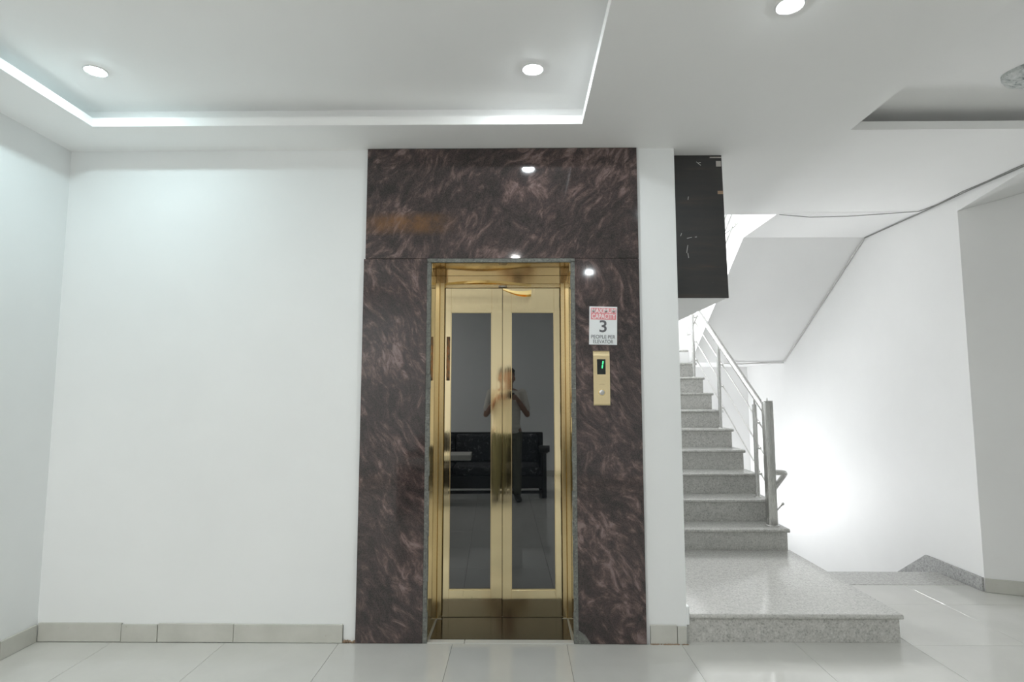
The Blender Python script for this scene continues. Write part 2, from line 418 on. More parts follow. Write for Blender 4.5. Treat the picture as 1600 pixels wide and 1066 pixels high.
skirt('baseboard_rear', [-2.7 + .62 * k for k in range(14)], 'X', YB, 1)
# skirting of the turned wall end (follows its slight angle)
ang = math.atan2(3.42 - 4.28, XR + .1 - XW)
sk = struct('baseboard_right', B(), M_joint); sk.location = (XW, 4.28, 0); sk.rotation_euler = (0, 0, ang)
bm = B(); box(bm, .004, 2.2, -.006, 0, 0, .088); bm.to_mesh(sk.data); bm.free()
for k, (p, q) in enumerate(((0.0, .33), (.333, .95), (.953, 1.6), (1.603, 2.2))):
    bm = B(); box(bm, p, q, -.016, 0, .001, .094, .0015)
    me = bpy.data.meshes.new('tile'); bm.to_mesh(me); bm.free(); me.materials.append(M_skirt)
    o = bpy.data.objects.new('tile', me); C.objects.link(o); o.parent = sk
# dirt and mortar crumbs along the gap between skirting and granite
b = B()
for k in range(26):
    x = random.uniform(-.985, -.915); ball(b, (x, YW - random.uniform(.0, .014), random.uniform(0, .008)), random.uniform(.003, .007), 6)
for k in range(34):
    x = random.uniform(.72, .94); ball(b, (x, YW - .014 - random.uniform(.0, .006), .001), (random.uniform(.004, .012), .004, .003), 6)
o = struct('trim_4', b, M_dirt)

# ------------------------------------------------------------------ granite cladding round the elevator
t = thing('granite_surround', 'polished dark brown granite cladding with pink swirls framing the elevator opening', 'wall cladding', (-.1, YS, 0))
obj('panel', box(B(), -.905, .713, YS, YW, 2.1875, 2.862, .0012), M_granite, t)
obj('panel', box(B(), -.913, -.537, YS, YW, 0.002, 2.1855, .0012), M_granite2, t)
obj('panel', box(B(), .335, .713, YS, YW, 0.002, 2.1855, .0012), M_granite2, t)
b = B()
for (x0, x1) in ((-.537, -.512), (.310, .335)):
    n = 26
    for k in range(n):
        z0 = k * 2.17 / n; j = random.uniform(-.003, .003)
        box(b, x0 - (0 if x0 > 0 else -j * 0) + (j if x0 > 0 else 0), x1 + (j if x0 < 0 else 0), YS + .003, YW - .0005, z0 + .001, z0 + 2.17 / n)
box(b, -.537, .335, YS + .003, YW - .0005, 2.165, 2.1875)
g_ = obj('grout_edge', b, M_grout, t); g_['label'] = 'rough grey edge strip inside the opening'
# chipped grey corner at the foot of the right panel
b = B(); prism(b, [(.336, .002), (.405, .002), (.372, .05), (.336, .075)], 'Y', YS - .0008, YS + .002)
obj('repair_patch', b, M_grout, t)['label'] = 'grey mortar repair at the foot of the right panel'

# elevator frame: reveals, jambs, transom, sill
YD = 3.784
f = thing('elevator_frame', 'gold steel elevator door frame with transom panel set into the granite opening', 'door frame', (-.1, YD, 0))
obj('reveal_panel', prism(B(), [(-.516, YW), (-.511, YW), (-.507, YD + .03), (-.516, YD + .03)], 'Z', .001, 2.112), M_gold, f)
obj('reveal_panel', prism(B(), [(.316, YW), (.310, YW), (.304, YD + .03), (.316, YD + .03)], 'Z', .001, 2.112), M_gold, f)
obj('jamb_post', box(B(), -.507, -.477, YD - .045, YD + .03, .001, 2.112, .002), M_goldsat, f)
obj('jamb_post', box(B(), .276, .304, YD - .030, YD + .03, .001, 2.112, .002), M_goldsat, f)
obj('reveal_panel', box(B(), -.516, -.509, YW, YD + .03, 2.113, 2.166), M_gold, f)
obj('reveal_panel', box(B(), .306, .316, YW, YD + .03, 2.113, 2.166), M_gold, f)
obj('soffit_panel', box(B(), -.516, .316, YW, YD + .03, 2.1665, 2.172), M_golddim, f)
obj('transom_panel', box(B(), -.475, .275, YD - .002, YD + .03, 2.112, 2.166, .001), M_gold, f)
obj('side_panel', box(B(), -.509, -.478, YD - .002, YD + .03, 2.113, 2.166, .001), M_gold, f)
obj('side_panel', box(B(), .278, .306, YD - .002, YD + .03, 2.113, 2.166, .001), M_gold, f)
obj('head_rail', box(B(), -.477, .276, YD - .012, YD + .03, 2.083, 2.111, .002), M_goldsat, f)
# peeling strip of gold trim over the doors
def ribbon(b, pts, w, th=.0015):
    """pts: (x, y, z) centre line, ribbon of height w (list ok), thickness th along Y"""
    ra = []
    for k, p in enumerate(pts):
        ww = w[k] if isinstance(w, list) else w
        ra.append([b.verts.new((p[0], p[1], p[2] - ww / 2)), b.verts.new((p[0], p[1], p[2] + ww / 2)), b.verts.new((p[0], p[1] + th, p[2] + ww / 2)), b.verts.new((p[0], p[1] + th, p[2] - ww / 2))])
    for a, c in zip(ra, ra[1:]):
        for k in range(4): b.faces.new((a[k], a[(k + 1) % 4], c[(k + 1) % 4], c[k]))
    b.faces.new(ra[0][::-1]); b.faces.new(ra[-1]); bmesh.ops.recalc_face_normals(b, faces=b.faces); return b
N = 24; pts = []
for k in range(N + 1):
    u = k / N; x = -.475 + u * .56
    pts.append((x, YD - .016 - .03 * math.sin(PI * min(1, u * 1.1)) ** 2, 2.110 + .012 * math.sin(PI * u) - .012 * u * u))
obj('peeling_strip', ribbon(B(), pts, .016), M_goldfilm, f, True)['label'] = 'gold trim strip peeling off above the doors'
pts = []
for k in range(N + 1):
    u = k / N; pts.append((-.098 + u * .185, YD - .034 - .03 * u, 2.072 - .040 * math.sin(PI * u * .62) + .012 * u))
obj('hanging_flap', ribbon(B(), pts, [.008 + .022 * (k / N) for k in range(N + 1)]), M_goldfilm, f, True)['label'] = 'curled flap of gold film hanging over the right door'
b = B(); box(b, -.128, -.072, YD - .028, YD - .012, 2.084, 2.096, .003); ball(b, (-.085, YD - .030, 2.090), .007, 8); ball(b, (-.115, YD - .030, 2.090), .006, 8)
obj('latch', b, M_button, f, True)
obj('sill', box(B(), -.505, .303, YW + .035, YD + .03, -.01, .003, .001), M_sill, f)['label'] = 'dark polished stone sill'
b = B()
box(b, -.512, -.502, YW + .03, YD - .045, -.005, .0045); box(b, .300, .308, YW + .03, YD - .03, -.005, .0045)
box(b, -.505, -.474, YD - .054, YD - .045, -.005, .0045); box(b, .272, .303, YD - .04, YD - .030, -.005, .0045); box(b, -.477, .276, YD - .006, YD - .0025, -.005, .004)
obj('caulk_line', b, M_caulk, f)
ths = struct('floor_threshold', box(B(), -.537, .335, YS - .0, YW + .034, -.02, -.004), M_joint)
for p, q in ((-.535, -.305), (-.302, .333)):
    obj('tile', box(B(), p, q, YS + .006, YW + .033, -.018, .0035, .0015), M_tile, ths)

# elevator doors
def leaf(label, x0, x1, p0, p1, yaw, reflection_strip=False):
    d = thing('elevator_door', label, 'elevator door', ((x0 + x1) / 2, YD, .0035), 'pair of gold elevator doors')
    y0, y1 = YD - .018, YD + .012; zb, zt = .0045, 2.079; g0, g1 = .166, 1.919
    obj('stile', box(B(), x0, p0, y0, y1, zb, zt, .0008), M_gold, d)
    obj('stile', box(B(), p1, x1, y0, y1, zb, zt, .0008), M_gold, d)
    obj('top_rail', box(B(), p0, p1, y0, y1, g1, zt, .0008), M_gold, d)
    obj('bottom_rail', box(B(), p0, p1, y0, y1, zb, g0, .0008), M_gold, d)
    obj('glass_pane', box(B(), p0, p1, y0 + .009, y1 - .006, g0, g1), M_glass, d)
    b = B(); w = .007
    box(b, p0, p0 + w * .5, y0 + .002, y0 + .009, g0, g1); box(b, p1 - w * .5, p1, y0 + .002, y0 + .009, g0, g1)
    box(b, p0, p1, y0 + .002, y0 + .009, g0, g0 + w); box(b, p0, p1, y0 + .002, y0 + .009, g1 - w * .4, g1)
    obj('glazing_bead', b, M_goldsat, d)
    if reflection_strip:  # thin strip whose colours stand in for a reflection on the stile
        s = obj('reflection_strip', box(B(), x0 + .009, x0 + .032, y0 - .0008, y0, 1.475, 1.76), M_reflstrip, d); s['label'] = 'narrow orange and black strip painted as a reflection'
    d.rotation_euler = (0, 0, yaw); return d
def reflection_strip_mat():
    m = mat('orange_black_reflection', (.5, .2, .05), .4); v = coords(m, (4, 4, 1))
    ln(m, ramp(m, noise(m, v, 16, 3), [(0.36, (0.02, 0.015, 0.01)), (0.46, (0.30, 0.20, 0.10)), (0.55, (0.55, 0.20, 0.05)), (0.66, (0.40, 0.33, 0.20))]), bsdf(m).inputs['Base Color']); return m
M_reflstrip = reflection_strip_mat()
leaf('left gold framed glass elevator door leaf, with narrow orange reflection painted on its outer edge', -.474, -.1035, -.437, -.173, .0215, True)
leaf('right gold framed glass elevator door leaf, nearer the call panel', -.1005, .272, -.044, .234, .0140)
obj('door_backing', box(B(), -.50, .30, YD + .022, YD + .03, .002, 2.11), M_dark, f)

# ------------------------------------------------------------------ sign and call panel on the right granite panel
s = thing('capacity_sign', 'white and red maximum capacity sign stuck on granite above the call panel', 'sign', (.497, YS - .0012, 1.785))
obj('sign_board', box(B(), .497 - .081, .497 + .081, YS - .0012, YS - .0002, 1.673, 1.897), M_paper, s)
obj('red_band', box(B(), .497 - .072, .497 + .076, YS - .0018, YS - .0012, 1.820, 1.889), M_red, s)
yt = YS - .0022
text_mesh('lettering', 'MAXIMUM', M_whiteink, s, (.499, yt, 1.871), .036, .138, bold=.0006)
text_mesh('lettering', 'CAPACITY', M_whiteink, s, (.499, yt, 1.838), .040, .138, bold=.0006)
text_mesh('lettering', '3', M_ink, s, (.497, yt + .0004, 1.777), .098, .042, bold=.0012)
text_mesh('lettering', 'PEOPLE PER', M_ink, s, (.497, yt + .0004, 1.718), .030, .140)
text_mesh('lettering', 'ELEVATOR', M_ink, s, (.497, yt + .0004, 1.690), .030, .116)
s.rotation_euler = (0, math.radians(1.2), 0)
p = thing('call_panel', 'gold elevator call panel with green floor number and round button', 'call panel', (.482, YS, 1.478))
b = B(); X0, X1 = .482 - .0475, .482 + .0475
prof = [(0, 1.322), (-.008, 1.322), (-.013, 1.330), (-.013, 1.345)] + [(-.0135 - .002 * math.sin(PI * k / 10), 1.345 + k * .0265) for k in range(11)] + [(-.013, 1.615), (-.012, 1.628), (-.007, 1.636), (0, 1.636)]
prism(b, [(YS + q, z) for q, z in prof], 'X', X0, X1)
obj('face_plate', b, M_goldsat, p, False)
obj('display', box(B(), .456, .505, YS - .0175, YS - .012, 1.50, 1.588, .001), M_screen, p)
b = B(); box(b, -.0035, .0035, -.001, 0, .002, .021, .001); box(b, -.0035, .0035, -.001, 0, -.021, -.002, .001)
bmesh.ops.transform(b, matrix=Matrix.Translation((.488, YS - .0176, 1.556)) @ Matrix.Rotation(.16, 4, 'Y') , verts=b.verts)
obj('floor_number', b, M_green, p)['label'] = 'green lit numeral 1'
b = B(); lathe(b, [(0, .006), (.013, .006), (.0155, .004), (.016, 0)], n=24); bmesh.ops.transform(b, matrix=Matrix.Translation((.482, YS - .0145, 1.396)) @ Matrix.Rotation(PI / 2, 4, 'X'), verts=b.verts)
bt = obj('button', b, M_button, p, True)
b = B(); lathe(b, [(.016, 0), (.016, .003), (.019, .003), (.020, 0)], n=24); bmesh.ops.transform(b, matrix=Matrix.Translation((.482, YS - .0145, 1.396)) @ Matrix.Rotation(PI / 2, 4, 'X'), verts=b.verts)
obj('button_ring', b, M_goldfilm, p, True)
b = B(); box(b, .466, .498, YS - .0165, YS - .0135, 1.442, 1.4435); obj('engraved_line', b, M_tape, p)

# ------------------------------------------------------------------ downlights
def downlight(label, x, y, z, m):
    t = thing('downlight', label, 'ceiling light', (x, y, z), 'round ceiling downlights')
    obj('trim_ring', lathe(B(), [(.040, z), (.040, z - .004), (.050, z - .005), (.055, z - .001), (.055, z)], x, y, 32), M_ring, t, True)
    obj('diffuser', lathe(B(), [(.0, z - .0100), (.014, z - .0096), (.028, z - .0082), (.037, z - .0058), (.040, z - .002)], x, y, 32), m, t, True)
downlight('lit downlight at the far left of the raised ceiling tray', -2.10, 2.736, ZU, M_lampL)
downlight('lit downlight in the raised ceiling tray in front of the granite lintel', .075, 2.745, ZU, M_lampC)
downlight('lit downlight in the lower flat ceiling between the two trays', 1.04, 2.103, ZC, M_lampC)
downlight('lit downlight in the lower ceiling above the photographer, seen reflected beside the sign', .86, -.163, ZC, M_lampC)
downlight('lit downlight in the tray over the photographer, seen reflected at the lintel edge', -.03, .05, ZU, M_lampN)
downlight('added unseen fill downlight in the left tray corner behind the camera', -2.10, .05, ZU, M_lampFill)  # this and the next three are unseen lamps added to brighten the room
downlight('added unseen fill downlight close to the left wall beside the end of the sofa', -2.57, -1.6, ZC, M_lampFill)
downlight('added unseen fill downlight close to the left wall left of the camera', -2.57, -.3, ZC, M_lampFill)
downlight('added unseen fill downlight close to the left wall, middle one of the three there', -2.57, -.95, ZC, M_lampFill)
# unlit round fitting still wrapped, in the right tray
cx, cy0_, R0 = 2.63, 2.79, .185
t = thing('ceiling_lamp', 'unlit round ceiling lamp under crinkled grey plastic at the right edge', 'ceiling light', (cx, cy0_, ZU))
b = B(); n = 40; rings = []
for r, dz in ((1.0, 0), (.98, .012), (.80, .022), (.55, .030), (.3, .026)):
    rings.append([b.verts.new((cx + R0 * r * (1 + .05 * math.sin(5 * a) + random.uniform(-.02, .02)) * math.cos(a), cy0_ + R0 * r * .8 * (1 + .05 * math.cos(3 * a)) * math.sin(a), ZU - dz - random.uniform(0, .006) * (r < 1))) for a in [2 * PI * k / n for k in range(n)]])
for ra, rb in zip(rings, rings[1:]):
    for k in range(n): b.faces.new((ra[k], ra[(k + 1) % n], rb[(k + 1) % n], rb[k]))
b.faces.new(rings[-1]); bmesh.ops.recalc_face_normals(b, faces=b.faces)
obj('cover', b, M_patch, t, True)
obj('base_ring', lathe(B(), [(.10, ZU), (.10, ZU - .01), (.125, ZU - .01), (.125, ZU)], cx, cy0_, 32), M_ring, t, True)

# ------------------------------------------------------------------ boxed duct with dark front board beside the stairs
t = thing('boxed_duct', 'boxed-in duct with a scratched black front board hanging beside the stairs', 'duct', (1.1, 3.5, 1.967))
obj('casing', box(B(), XE + .001, 1.268, 3.512, 4.60, 1.967, ZC - .001), M_ceil, t)
obj('front_board', prism(B(), [(XE + .012, 1.968), (1.278, 1.967), (1.262, 2.862), (XE + .012, 2.862)], 'Y', 3.50, 3.511), M_panel, t)
b = B(); box(b, 1.232, 1.266, 3.4985, 3.4998, 2.615, 2.635); obj('tape', b, M_tape, t)['label'] = 'brown tape scrap on the board edge'
b = B(); box(b, 1.228, 1.258, 3.4985, 3.4998, 2.79, 2.825); box(b, 1.19, 1.262, 3.4985, 3.4998, 2.845, 2.852); obj('tape', b, M_tapew, t)['label'] = 'pale tape scrap at the top corner'
for (x, z, l, a) in ((1.12, 2.81, .035, -.7), (1.125, 2.815, .02, .3), (1.035, 2.27, .05, 1.4), (1.04, 2.23, .03, 1.7), (1.05, 2.59, .02, 1.4), (1.0, 2.36, .02, 1.2), (1.05, 2.34, .03, .2), (1.09, 2.345, .012, .1)):
    dx, dz = math.cos(a) * l / 2, math.sin(a) * l / 2; nx, nz = -math.sin(a) * .0018, math.cos(a) * .0018
    b = B(); prism(b, [(x - dx - nx, z - dz - nz), (x + dx - nx, z + dz - nz), (x + dx + nx, z + dz + nz), (x - dx + nx, z - dz + nz)], 'Y', 3.4990, 3.4999)
    obj('scratch', b, M_scuff, t)

# ------------------------------------------------------------------ stairs
RUN, RIS = .285, .181
NY = lambda n: 3.40 if n == 1 else 4.748 + RUN * (n - 2)     # nosing depth
NZ = lambda n: .156 if n == 1 else .321 + RIS * (n - 2)      # tread height
st = thing('staircase', 'grey speckled granite staircase rising to the landing behind the elevator wall', 'stairs', (1.55, 3.42, 0))
def tread_bm(n, x0=XE + .003, x1=XS + .012):
    y0 = NY(n); y1 = (NY(n + 1) + .03) if n < 11 else 7.62; z = NZ(n); th = .028; r = th / 2
    prof = [(y1, z), (y0 + r, z)] + [(y0 + r - r * math.sin(a), z - r + r * math.cos(a)) for a in [PI * k / 8 for k in range(1, 8)]] + [(y0 + r, z - th), (y1, z - th)]
    return prism(B(), prof, 'X', x0, x1)
for n in range(1, 12):
    zb = 0 if n == 1 else NZ(n - 1)
    obj('tread', tread_bm(n), M_step, st, True)
    obj('riser', box(B(), XE + .003, XS - .004, NY(n) + .018, NY(n) + .040, zb + .0005, NZ(n) - .028), M_step, st)
b = B()
box(b, XE + .004, XS - .008, NY(1) + .042, NY(2) + .05, .001, NZ(1) - .029)
body = [(NY(2) + .041, .001)]
for n in range(2, 11): body += [(NY(n) + .041, NZ(n) - .029), (NY(n + 1) + .041, NZ(n) - .029)]
body += [(NY(11) + .041, NZ(11) - .18), (NY(3) + .35, .001)]
prism(b, body, 'X', XE + .004, XS - .008)
obj('flight_core', b, M_stairwall, st)['label'] = 'white plastered core under the steps'
# white plaster corner piece of the elevator wall beside the first step
struct('trim_5', box(B(), XE - .002, XE + .016, YW - .003, YW + .9, .10, .20, .003), M_wall)
# landing, return flight overhead and its flat slab
b = B(); box(b, XE + .002, XW - .002, 7.30, YBK - .002, 1.785, 1.92)
lg = struct('floor_landing', b, M_stairwall)
obj('tile', box(B(), XE + .003, XW - .003, 7.62, YBK - .003, 1.921, 1.95), M_step, lg)
rf = thing('upper_staircase', 'white plastered underside of the return flight sloping up towards the ceiling', 'stairs', (2.7, 5.43, ZC))
pts = [(4.702, ZC + .006), (5.43, ZC + .006), (7.23, 1.784), (7.32, 1.784), (7.32, 1.95)]
zz, yy = 1.95, 7.32
for k in range(6):
    zz += RIS; pts.append((yy, min(zz, 3.06))); yy -= RUN; pts.append((yy, min(zz, 3.06)))
pts.append((4.702, 3.06))
obj('flight_slab', prism(B(), pts, 'X', XS, XW - .002), M_stairwall, rf)
b = B()
# granite treads on the return flight
zz, yy = 1.95, 7.32
for k in range(6):
    zz += RIS; box(B() if False else b, XS - .012, XW - .002, yy - RUN - .002, yy + .02, min(zz, 3.06) + .001, min(zz, 3.06) + .026); yy -= RUN
obj('treads', b, M_step, rf)['label'] = 'grey granite treads'
# descending flight
df = thing('lower_staircase', 'grey granite flight going down beside the right wall of the stairwell', 'stairs', (2.7, 4.45, -.01))
for k in range(0, 10):
    y0 = 4.425 if k == 0 else 4.735 + RUN * (k - 1); y1 = 4.745 + RUN * k; z = -RIS * k
    obj('tread', box(B(), XS + .014, XW - .002, y0, y1, z - .028, z + .0005, .004), M_step, df)
    obj('riser', box(B(), XS + .014, XW - .002, y1 - .03, y1 - .012, z - RIS + .001, z - .0285), M_step, df)
# grey granite skirting on the right wall that turns down with the flight
b = B(); prism(b, [(4.285, 0.001), (4.735, 0.001), (4.735 + 2.85, -1.80), (4.735 + 2.85, -1.68), (4.86, .098), (4.285, .095)], 'X', XW - .016, XW)
struct('baseboard_stairwell', b, M_skirtgrey)

# ------------------------------------------------------------------ stainless railing
rl = thing('stair_railing', 'stainless steel railing with square newel and three rods along the rising stairs', 'railing', (2.07, 4.87, .321))
XRR = 2.07
b = B(); box(b, XRR - .036, XRR + .036, 4.85, 4.922, .322, 1.325, .008, 2); nw = obj('newel_post', b, M_steel, rl, True)
b = B(); box(b, XRR - .034, XRR + .034, 4.852, 4.920, 1.326, 1.334, .003); lathe(b, [(.006, 1.334), (.006, 1.342), (.003, 1.358), (0, 1.360)], XRR, 4.886, 10); obj('cap', b, M_steel, nw, True)
obj('base_plate', lathe(B(), [(0, .331), (.050, .331), (.055, .327), (.055, .322), (0, .322)], XRR, 4.886, 24), M_steel, nw, True)
def post(y, zb, zt, top):
    q = obj('baluster', tube(B(), [(XRR, y, zb), (XRR, y, zt)], .019, 14), M_steel, rl, True)
    obj('pin', tube(B(), [(XRR, y, zt), (XRR, y, top)], .008, 10), M_steel, q, True)
    obj('foot', lathe(B(), [(0, zb + .012), (.026, zb + .010), (.030, zb + .0005), (0, zb + .0005)], XRR, y, 16), M_steel, q, True)
HZ = lambda y: 1.385 + .635 * (y - 5.15)
for y, n in ((5.15, 3), (6.02, 6), (6.87, 9)):
    zb = NZ(n); post(y, zb, HZ(y) - .085, HZ(y) - .015)
obj('handrail', tube(B(), [(XRR, 4.90, HZ(4.90)), (XRR, 7.30, HZ(7.30)), (XRR, 7.55, HZ(7.30) + .02)], .0265, 16), M_steel, rl, True)
for h in (.20, .42, .64):
    r_ = lambda y: .50 + h + .635 * (y - 5.15)
    obj('rod', tube(B(), [(XRR + .036, 4.90, r_(4.90)), (XRR + .036, 7.30, r_(7.30))], .0065, 8), M_steel, rl, True)
    for y in (5.15, 6.02, 6.87):
        b = B(); tube(b, [(XRR + .015, y, r_(y)), (XRR + .036, y, r_(y))], .008, 8); ball(b, (XRR + .036, y, r_(y)), .012, 8)
        obj('stud', b, M_steel, rl, True)
# descending railing behind the newel
dr = thing('lower_railing', 'stainless handrail starting behind the newel and descending with the lower flight', 'railing', (2.2, 4.9, 0))
hp = [(2.10, 4.90, .745), (2.17, 4.895, .745)] + [(2.17 + .04 * math.sin(a), 4.935 - .04 * math.cos(a), .745 - .02 * (1 - math.cos(a))) for a in (.4, .8, 1.2, 1.57)] + [(2.21, 5.15, .575), (2.21, 7.1, -.66)]
obj('handrail', tube(B(), hp, .022, 14), M_steel, dr, True)
b = B(); tube(b, [(2.21, 4.99, .475), (2.21, 7.1, -.865)], .0065, 8); ball(b, (2.21, 4.99, .475), .013, 10)
obj('rod', b, M_steel, dr, True)
for y in (5.62, 6.6):
    k = int((y - 4.745) / RUN) + 1
    obj('baluster', tube(B(), [(2.21, y, -RIS * k + .001), (2.21, y, .575 - .635 * (y - 5.15) - .015)], .018, 12), M_steel, dr, True)
# railing of the return flight, its rod ends show in the gap above the dark board
ur = thing('upper_railing', 'stainless rods of the upper flight railing seen in the gap right of the black board', 'railing', (2.1, 5.52, 3.0))
def uz(y, h): return 3.02 + h + .60 * (5.52 - y)
for h, e in ((0.0, 5.54), (.13, 5.46), (.26, 5.46)):
    b = B(); tube(b, [(2.08, e, uz(e, h)), (2.08, 6.9, uz(6.9, h))], .008, 8); ball(b, (2.08, e, uz(e, h)), .014, 10)
    obj('rod', b, M_steel, ur, True)
for y in (5.95, 6.75):
    zb = 1.95 + RIS * (int((7.32 - y) / RUN) + 1) + .0275
    obj('baluster', tube(B(), [(2.08, y, zb - .15), (2.08, y, uz(y, .30))], .019, 12), M_steel, ur, True)

# ------------------------------------------------------------------ cables
M_cable2 = mat('pale_grey_cable_sheath', (0.62, 0.61, 0.60), 0.5)
def cable(label, pts, r, m=M_cable):
    o = obj('cable', tube(B(), pts, r, 8), m, None, True); tag(o, label, 'cable', 'grey cables on the ceiling'); return o
cz = ZC - .005
cable('grey cable running along the ceiling edge and down the stair underside', [(XW - .01, 3.30, cz), (XW - .008, 3.7, cz), (XW - .02, 4.1, cz), (XW - .008, 4.7, cz), (XW - .006, 5.43, ZC - .002)], .0045)
cable('pale cable running down the corner of the sloping stair underside', [(XW - .012, 5.435, ZC - .012), (XW - .012, 6.33, 2.316), (XW - .012, 7.20, 1.790)], .006, M_cable2)
cable('second grey cable twisted beside the first, turning off along the stair opening', [(XW - .02, 3.30, cz - .004), (XW - .035, 3.75, cz), (XW - .03, 3.95, cz), (XW - .045, 4.15, cz), (XW - .02, 4.45, cz), (XW - .05, 4.62, cz), (XW - .3, 4.66, cz - .006), (2.7, 4.685, cz - .018), (2.4, 4.69, cz - .022), (2.15, 4.69, cz)], .0032)
cable('short pale cable under the landing edge', [(XW - .008, 7.215, 1.778), (3.0, 7.225, 1.775), (2.75, 7.225, 1.765), (2.55, 7.225, 1.772)], .008, M_cable2)

# ------------------------------------------------------------------ behind the camera: seen only as reflections in the doors
sf = thing('sofa', 'black wooden sofa with black and white printed cushions behind the photographer', 'sofa', (-.42, -.85, 0))
X0, X1, Y0, Y1 = -1.35, .50, -.42, -1.15
for x in (X0, X1 - .06):
    obj('leg', box(B(), x, x + .06, Y0 - .06, Y0, 0.001, .60, .006), M_wood, sf)
    obj('leg', box(B(), x, x + .06, Y1, Y1 + .06, 0.001, .80, .006), M_wood, sf)
    b = B(); box(b, x - .02, x + .08, Y1 + .02, Y0 + .02, .60, .64, .008); tube(b, [(x - .04, Y0 + .01, .66), (x + .10, Y0 + .01, .66)], .045, 14); obj('armrest', b, M_wood, sf, True)
    b = B()
    for k in range(5): box(b, x + .015, x + .045, Y1 + .12 + k * .11, Y1 + .16 + k * .11, .28, .60)
    obj('arm_slats', b, M_wood, sf)
obj('seat_frame', box(B(), X0, X1, Y1, Y0 - .01, .13, .30, .006), M_wood, sf)
obj('stretcher', box(B(), X0 + .05, X1 - .05, Y0 - .05, Y0 - .02, .06, .10, .004), M_wood, sf)
obj('backrest', box(B(), X0, X1, Y1, Y1 + .05, .32, .84, .01), M_wood, sf)
w = (X1 - X0 - .16) / 3
for k in range(3):
    a = X0 + .08 + k * w
    obj('seat_cushion', box(B(), a + .006, a + w - .006, Y1 + .14, Y0 - .0, .302, .42, .035, 3), M_cush, sf, True)
    obj('back_cushion', box(B(), a + .006, a + w - .006, Y1 + .055, Y1 + .19, .424, .82, .045, 3), M_cush, sf, True)
tb_ = thing('side_table', 'pale topped low table standing left of the photographer', 'table', (-.95, -.1, 0))
obj('table_top', box(B(), -1.40, -.44, -.34, .10, .56, .63, .006), M_tabletop, tb_)
for x in (-1.37, -.95):
    for y in (-.32, .03): obj('leg', box(B(), x, x + .05, y, y + .05, .001, .56, .004), M_wood, tb_)
# ------------------------------------------------------------------ the photographer (standing behind the lens, visible as a reflection)
_q = bmesh.new(); bmesh.ops.create_icosphere(_q, subdivisions=2, radius=1.0)
SPH_V = np.array([v.co[:] for v in _q.verts]); SPH_F = np.array([[v.index for v in f_.verts] for f_ in _q.faces]); _q.free()
class Cloud:
    """overlapping ellipsoids, fused into one skin by remesh()"""
    def __init__(self): self.c = []; self.r = []
    def add(self, c, r):
        self.c.append(tuple(c)); self.r.append(tuple(r) if isinstance(r, (tuple, list)) else (r, r, r))
    def mesh(self, name):
        c = np.array(self.c); r = np.array(self.r)
        v = (SPH_V[None] * r[:, None] + c[:, None]).reshape(-1, 3)
        f_ = (SPH_F[None] + (np.arange(len(c)) * len(SPH_V))[:, None, None]).reshape(-1, 3)
        me = bpy.data.meshes.new(name); me.from_pydata(v.tolist(), [], f_.tolist()); return me
def chain(b, pts, step=.35):
    """pts: (x, y, z, rx, ry, rz) ellipsoids interpolated densely"""
    for p, q in zip(pts, pts[1:]):
        L = (Vector(p[:3]) - Vector(q[:3])).length
        n = max(2, int(L / (min(p[3], q[3], p[4], q[4]) * step)))
        for k in range(n + 1):
            u = k / n; w_ = [p[i] * (1 - u) + q[i] * u for i in range(6)]
            b.add(w_[:3], tuple(w_[3:]))
def limb(b, pts, step=.4): chain(b, [(x, y, z, r, r, r) for x, y, z, r in pts], step)
def remesh(name, b, m, parent, vox, smooth=4):
    me = b.mesh(name)
    t = bpy.data.objects.new('tmp', me); C.objects.link(t)
    r = t.modifiers.new('r', 'REMESH'); r.mode = 'VOXEL'; r.voxel_size = vox
    if smooth:
        s_ = t.modifiers.new('s', 'SMOOTH'); s_.factor = .5; s_.iterations = smooth
    dg = bpy.context.evaluated_depsgraph_get(); out = bpy.data.meshes.new_from_object(t.evaluated_get(dg)); bpy.data.objects.remove(t)
    out.name = name; out.materials.clear(); out.materials.append(m); out.shade_smooth()
    out.transform(Matrix.Translation(-wloc(parent)))
    o = bpy.data.objects.new(name, out); C.objects.link(o); o.parent = parent; return o
PX, PY = -.01, -.30
pe = thing('person', 'person in cream shirt and olive trousers holding a camera, reflected in the elevator doors', 'person', (PX, PY, 0))
b = Cloud()
hx, hy, hz = PX, PY + .035, 1.60
b.add((hx, hy - .012, hz + .035), (.077, .094, .095)); b.add((hx, hy + .012, hz - .02), (.066, .078, .085)); b.add((hx, hy + .045, hz - .075), (.040, .040, .032))
chain(b, [(hx, hy + .085, hz + .020, .009, .010, .010), (hx, hy + .098, hz - .012, .014, .014, .012)])     # nose
b.add((hx, hy + .078, hz - .043), (.024, .012, .008)); b.add((hx, hy + .076, hz - .054), (.021, .011, .008))   # lips
for s in (-1, 1):
    b.add((hx + s * .077, hy - .005, hz - .002), (.010, .020, .032))     # ears
    b.add((hx + s * .033, hy + .080, hz + .038), (.022, .010, .007))     # brow
    b.add((hx + s * .040, hy + .055, hz - .022), (.026, .026, .024))     # cheek
limb(b, [(PX, PY + .005, 1.42, .060), (PX, PY + .02, 1.55, .056)])              # neck
chain(b, [(PX, PY, 1.43, .13, .07, .05), (PX, PY, 1.36, .165, .095, .07), (PX, PY + .01, 1.22, .155, .105, .08), (PX, PY + .01, 1.05, .135, .095, .08), (PX, PY, .93, .155, .105, .08)], .5)
SH = {}
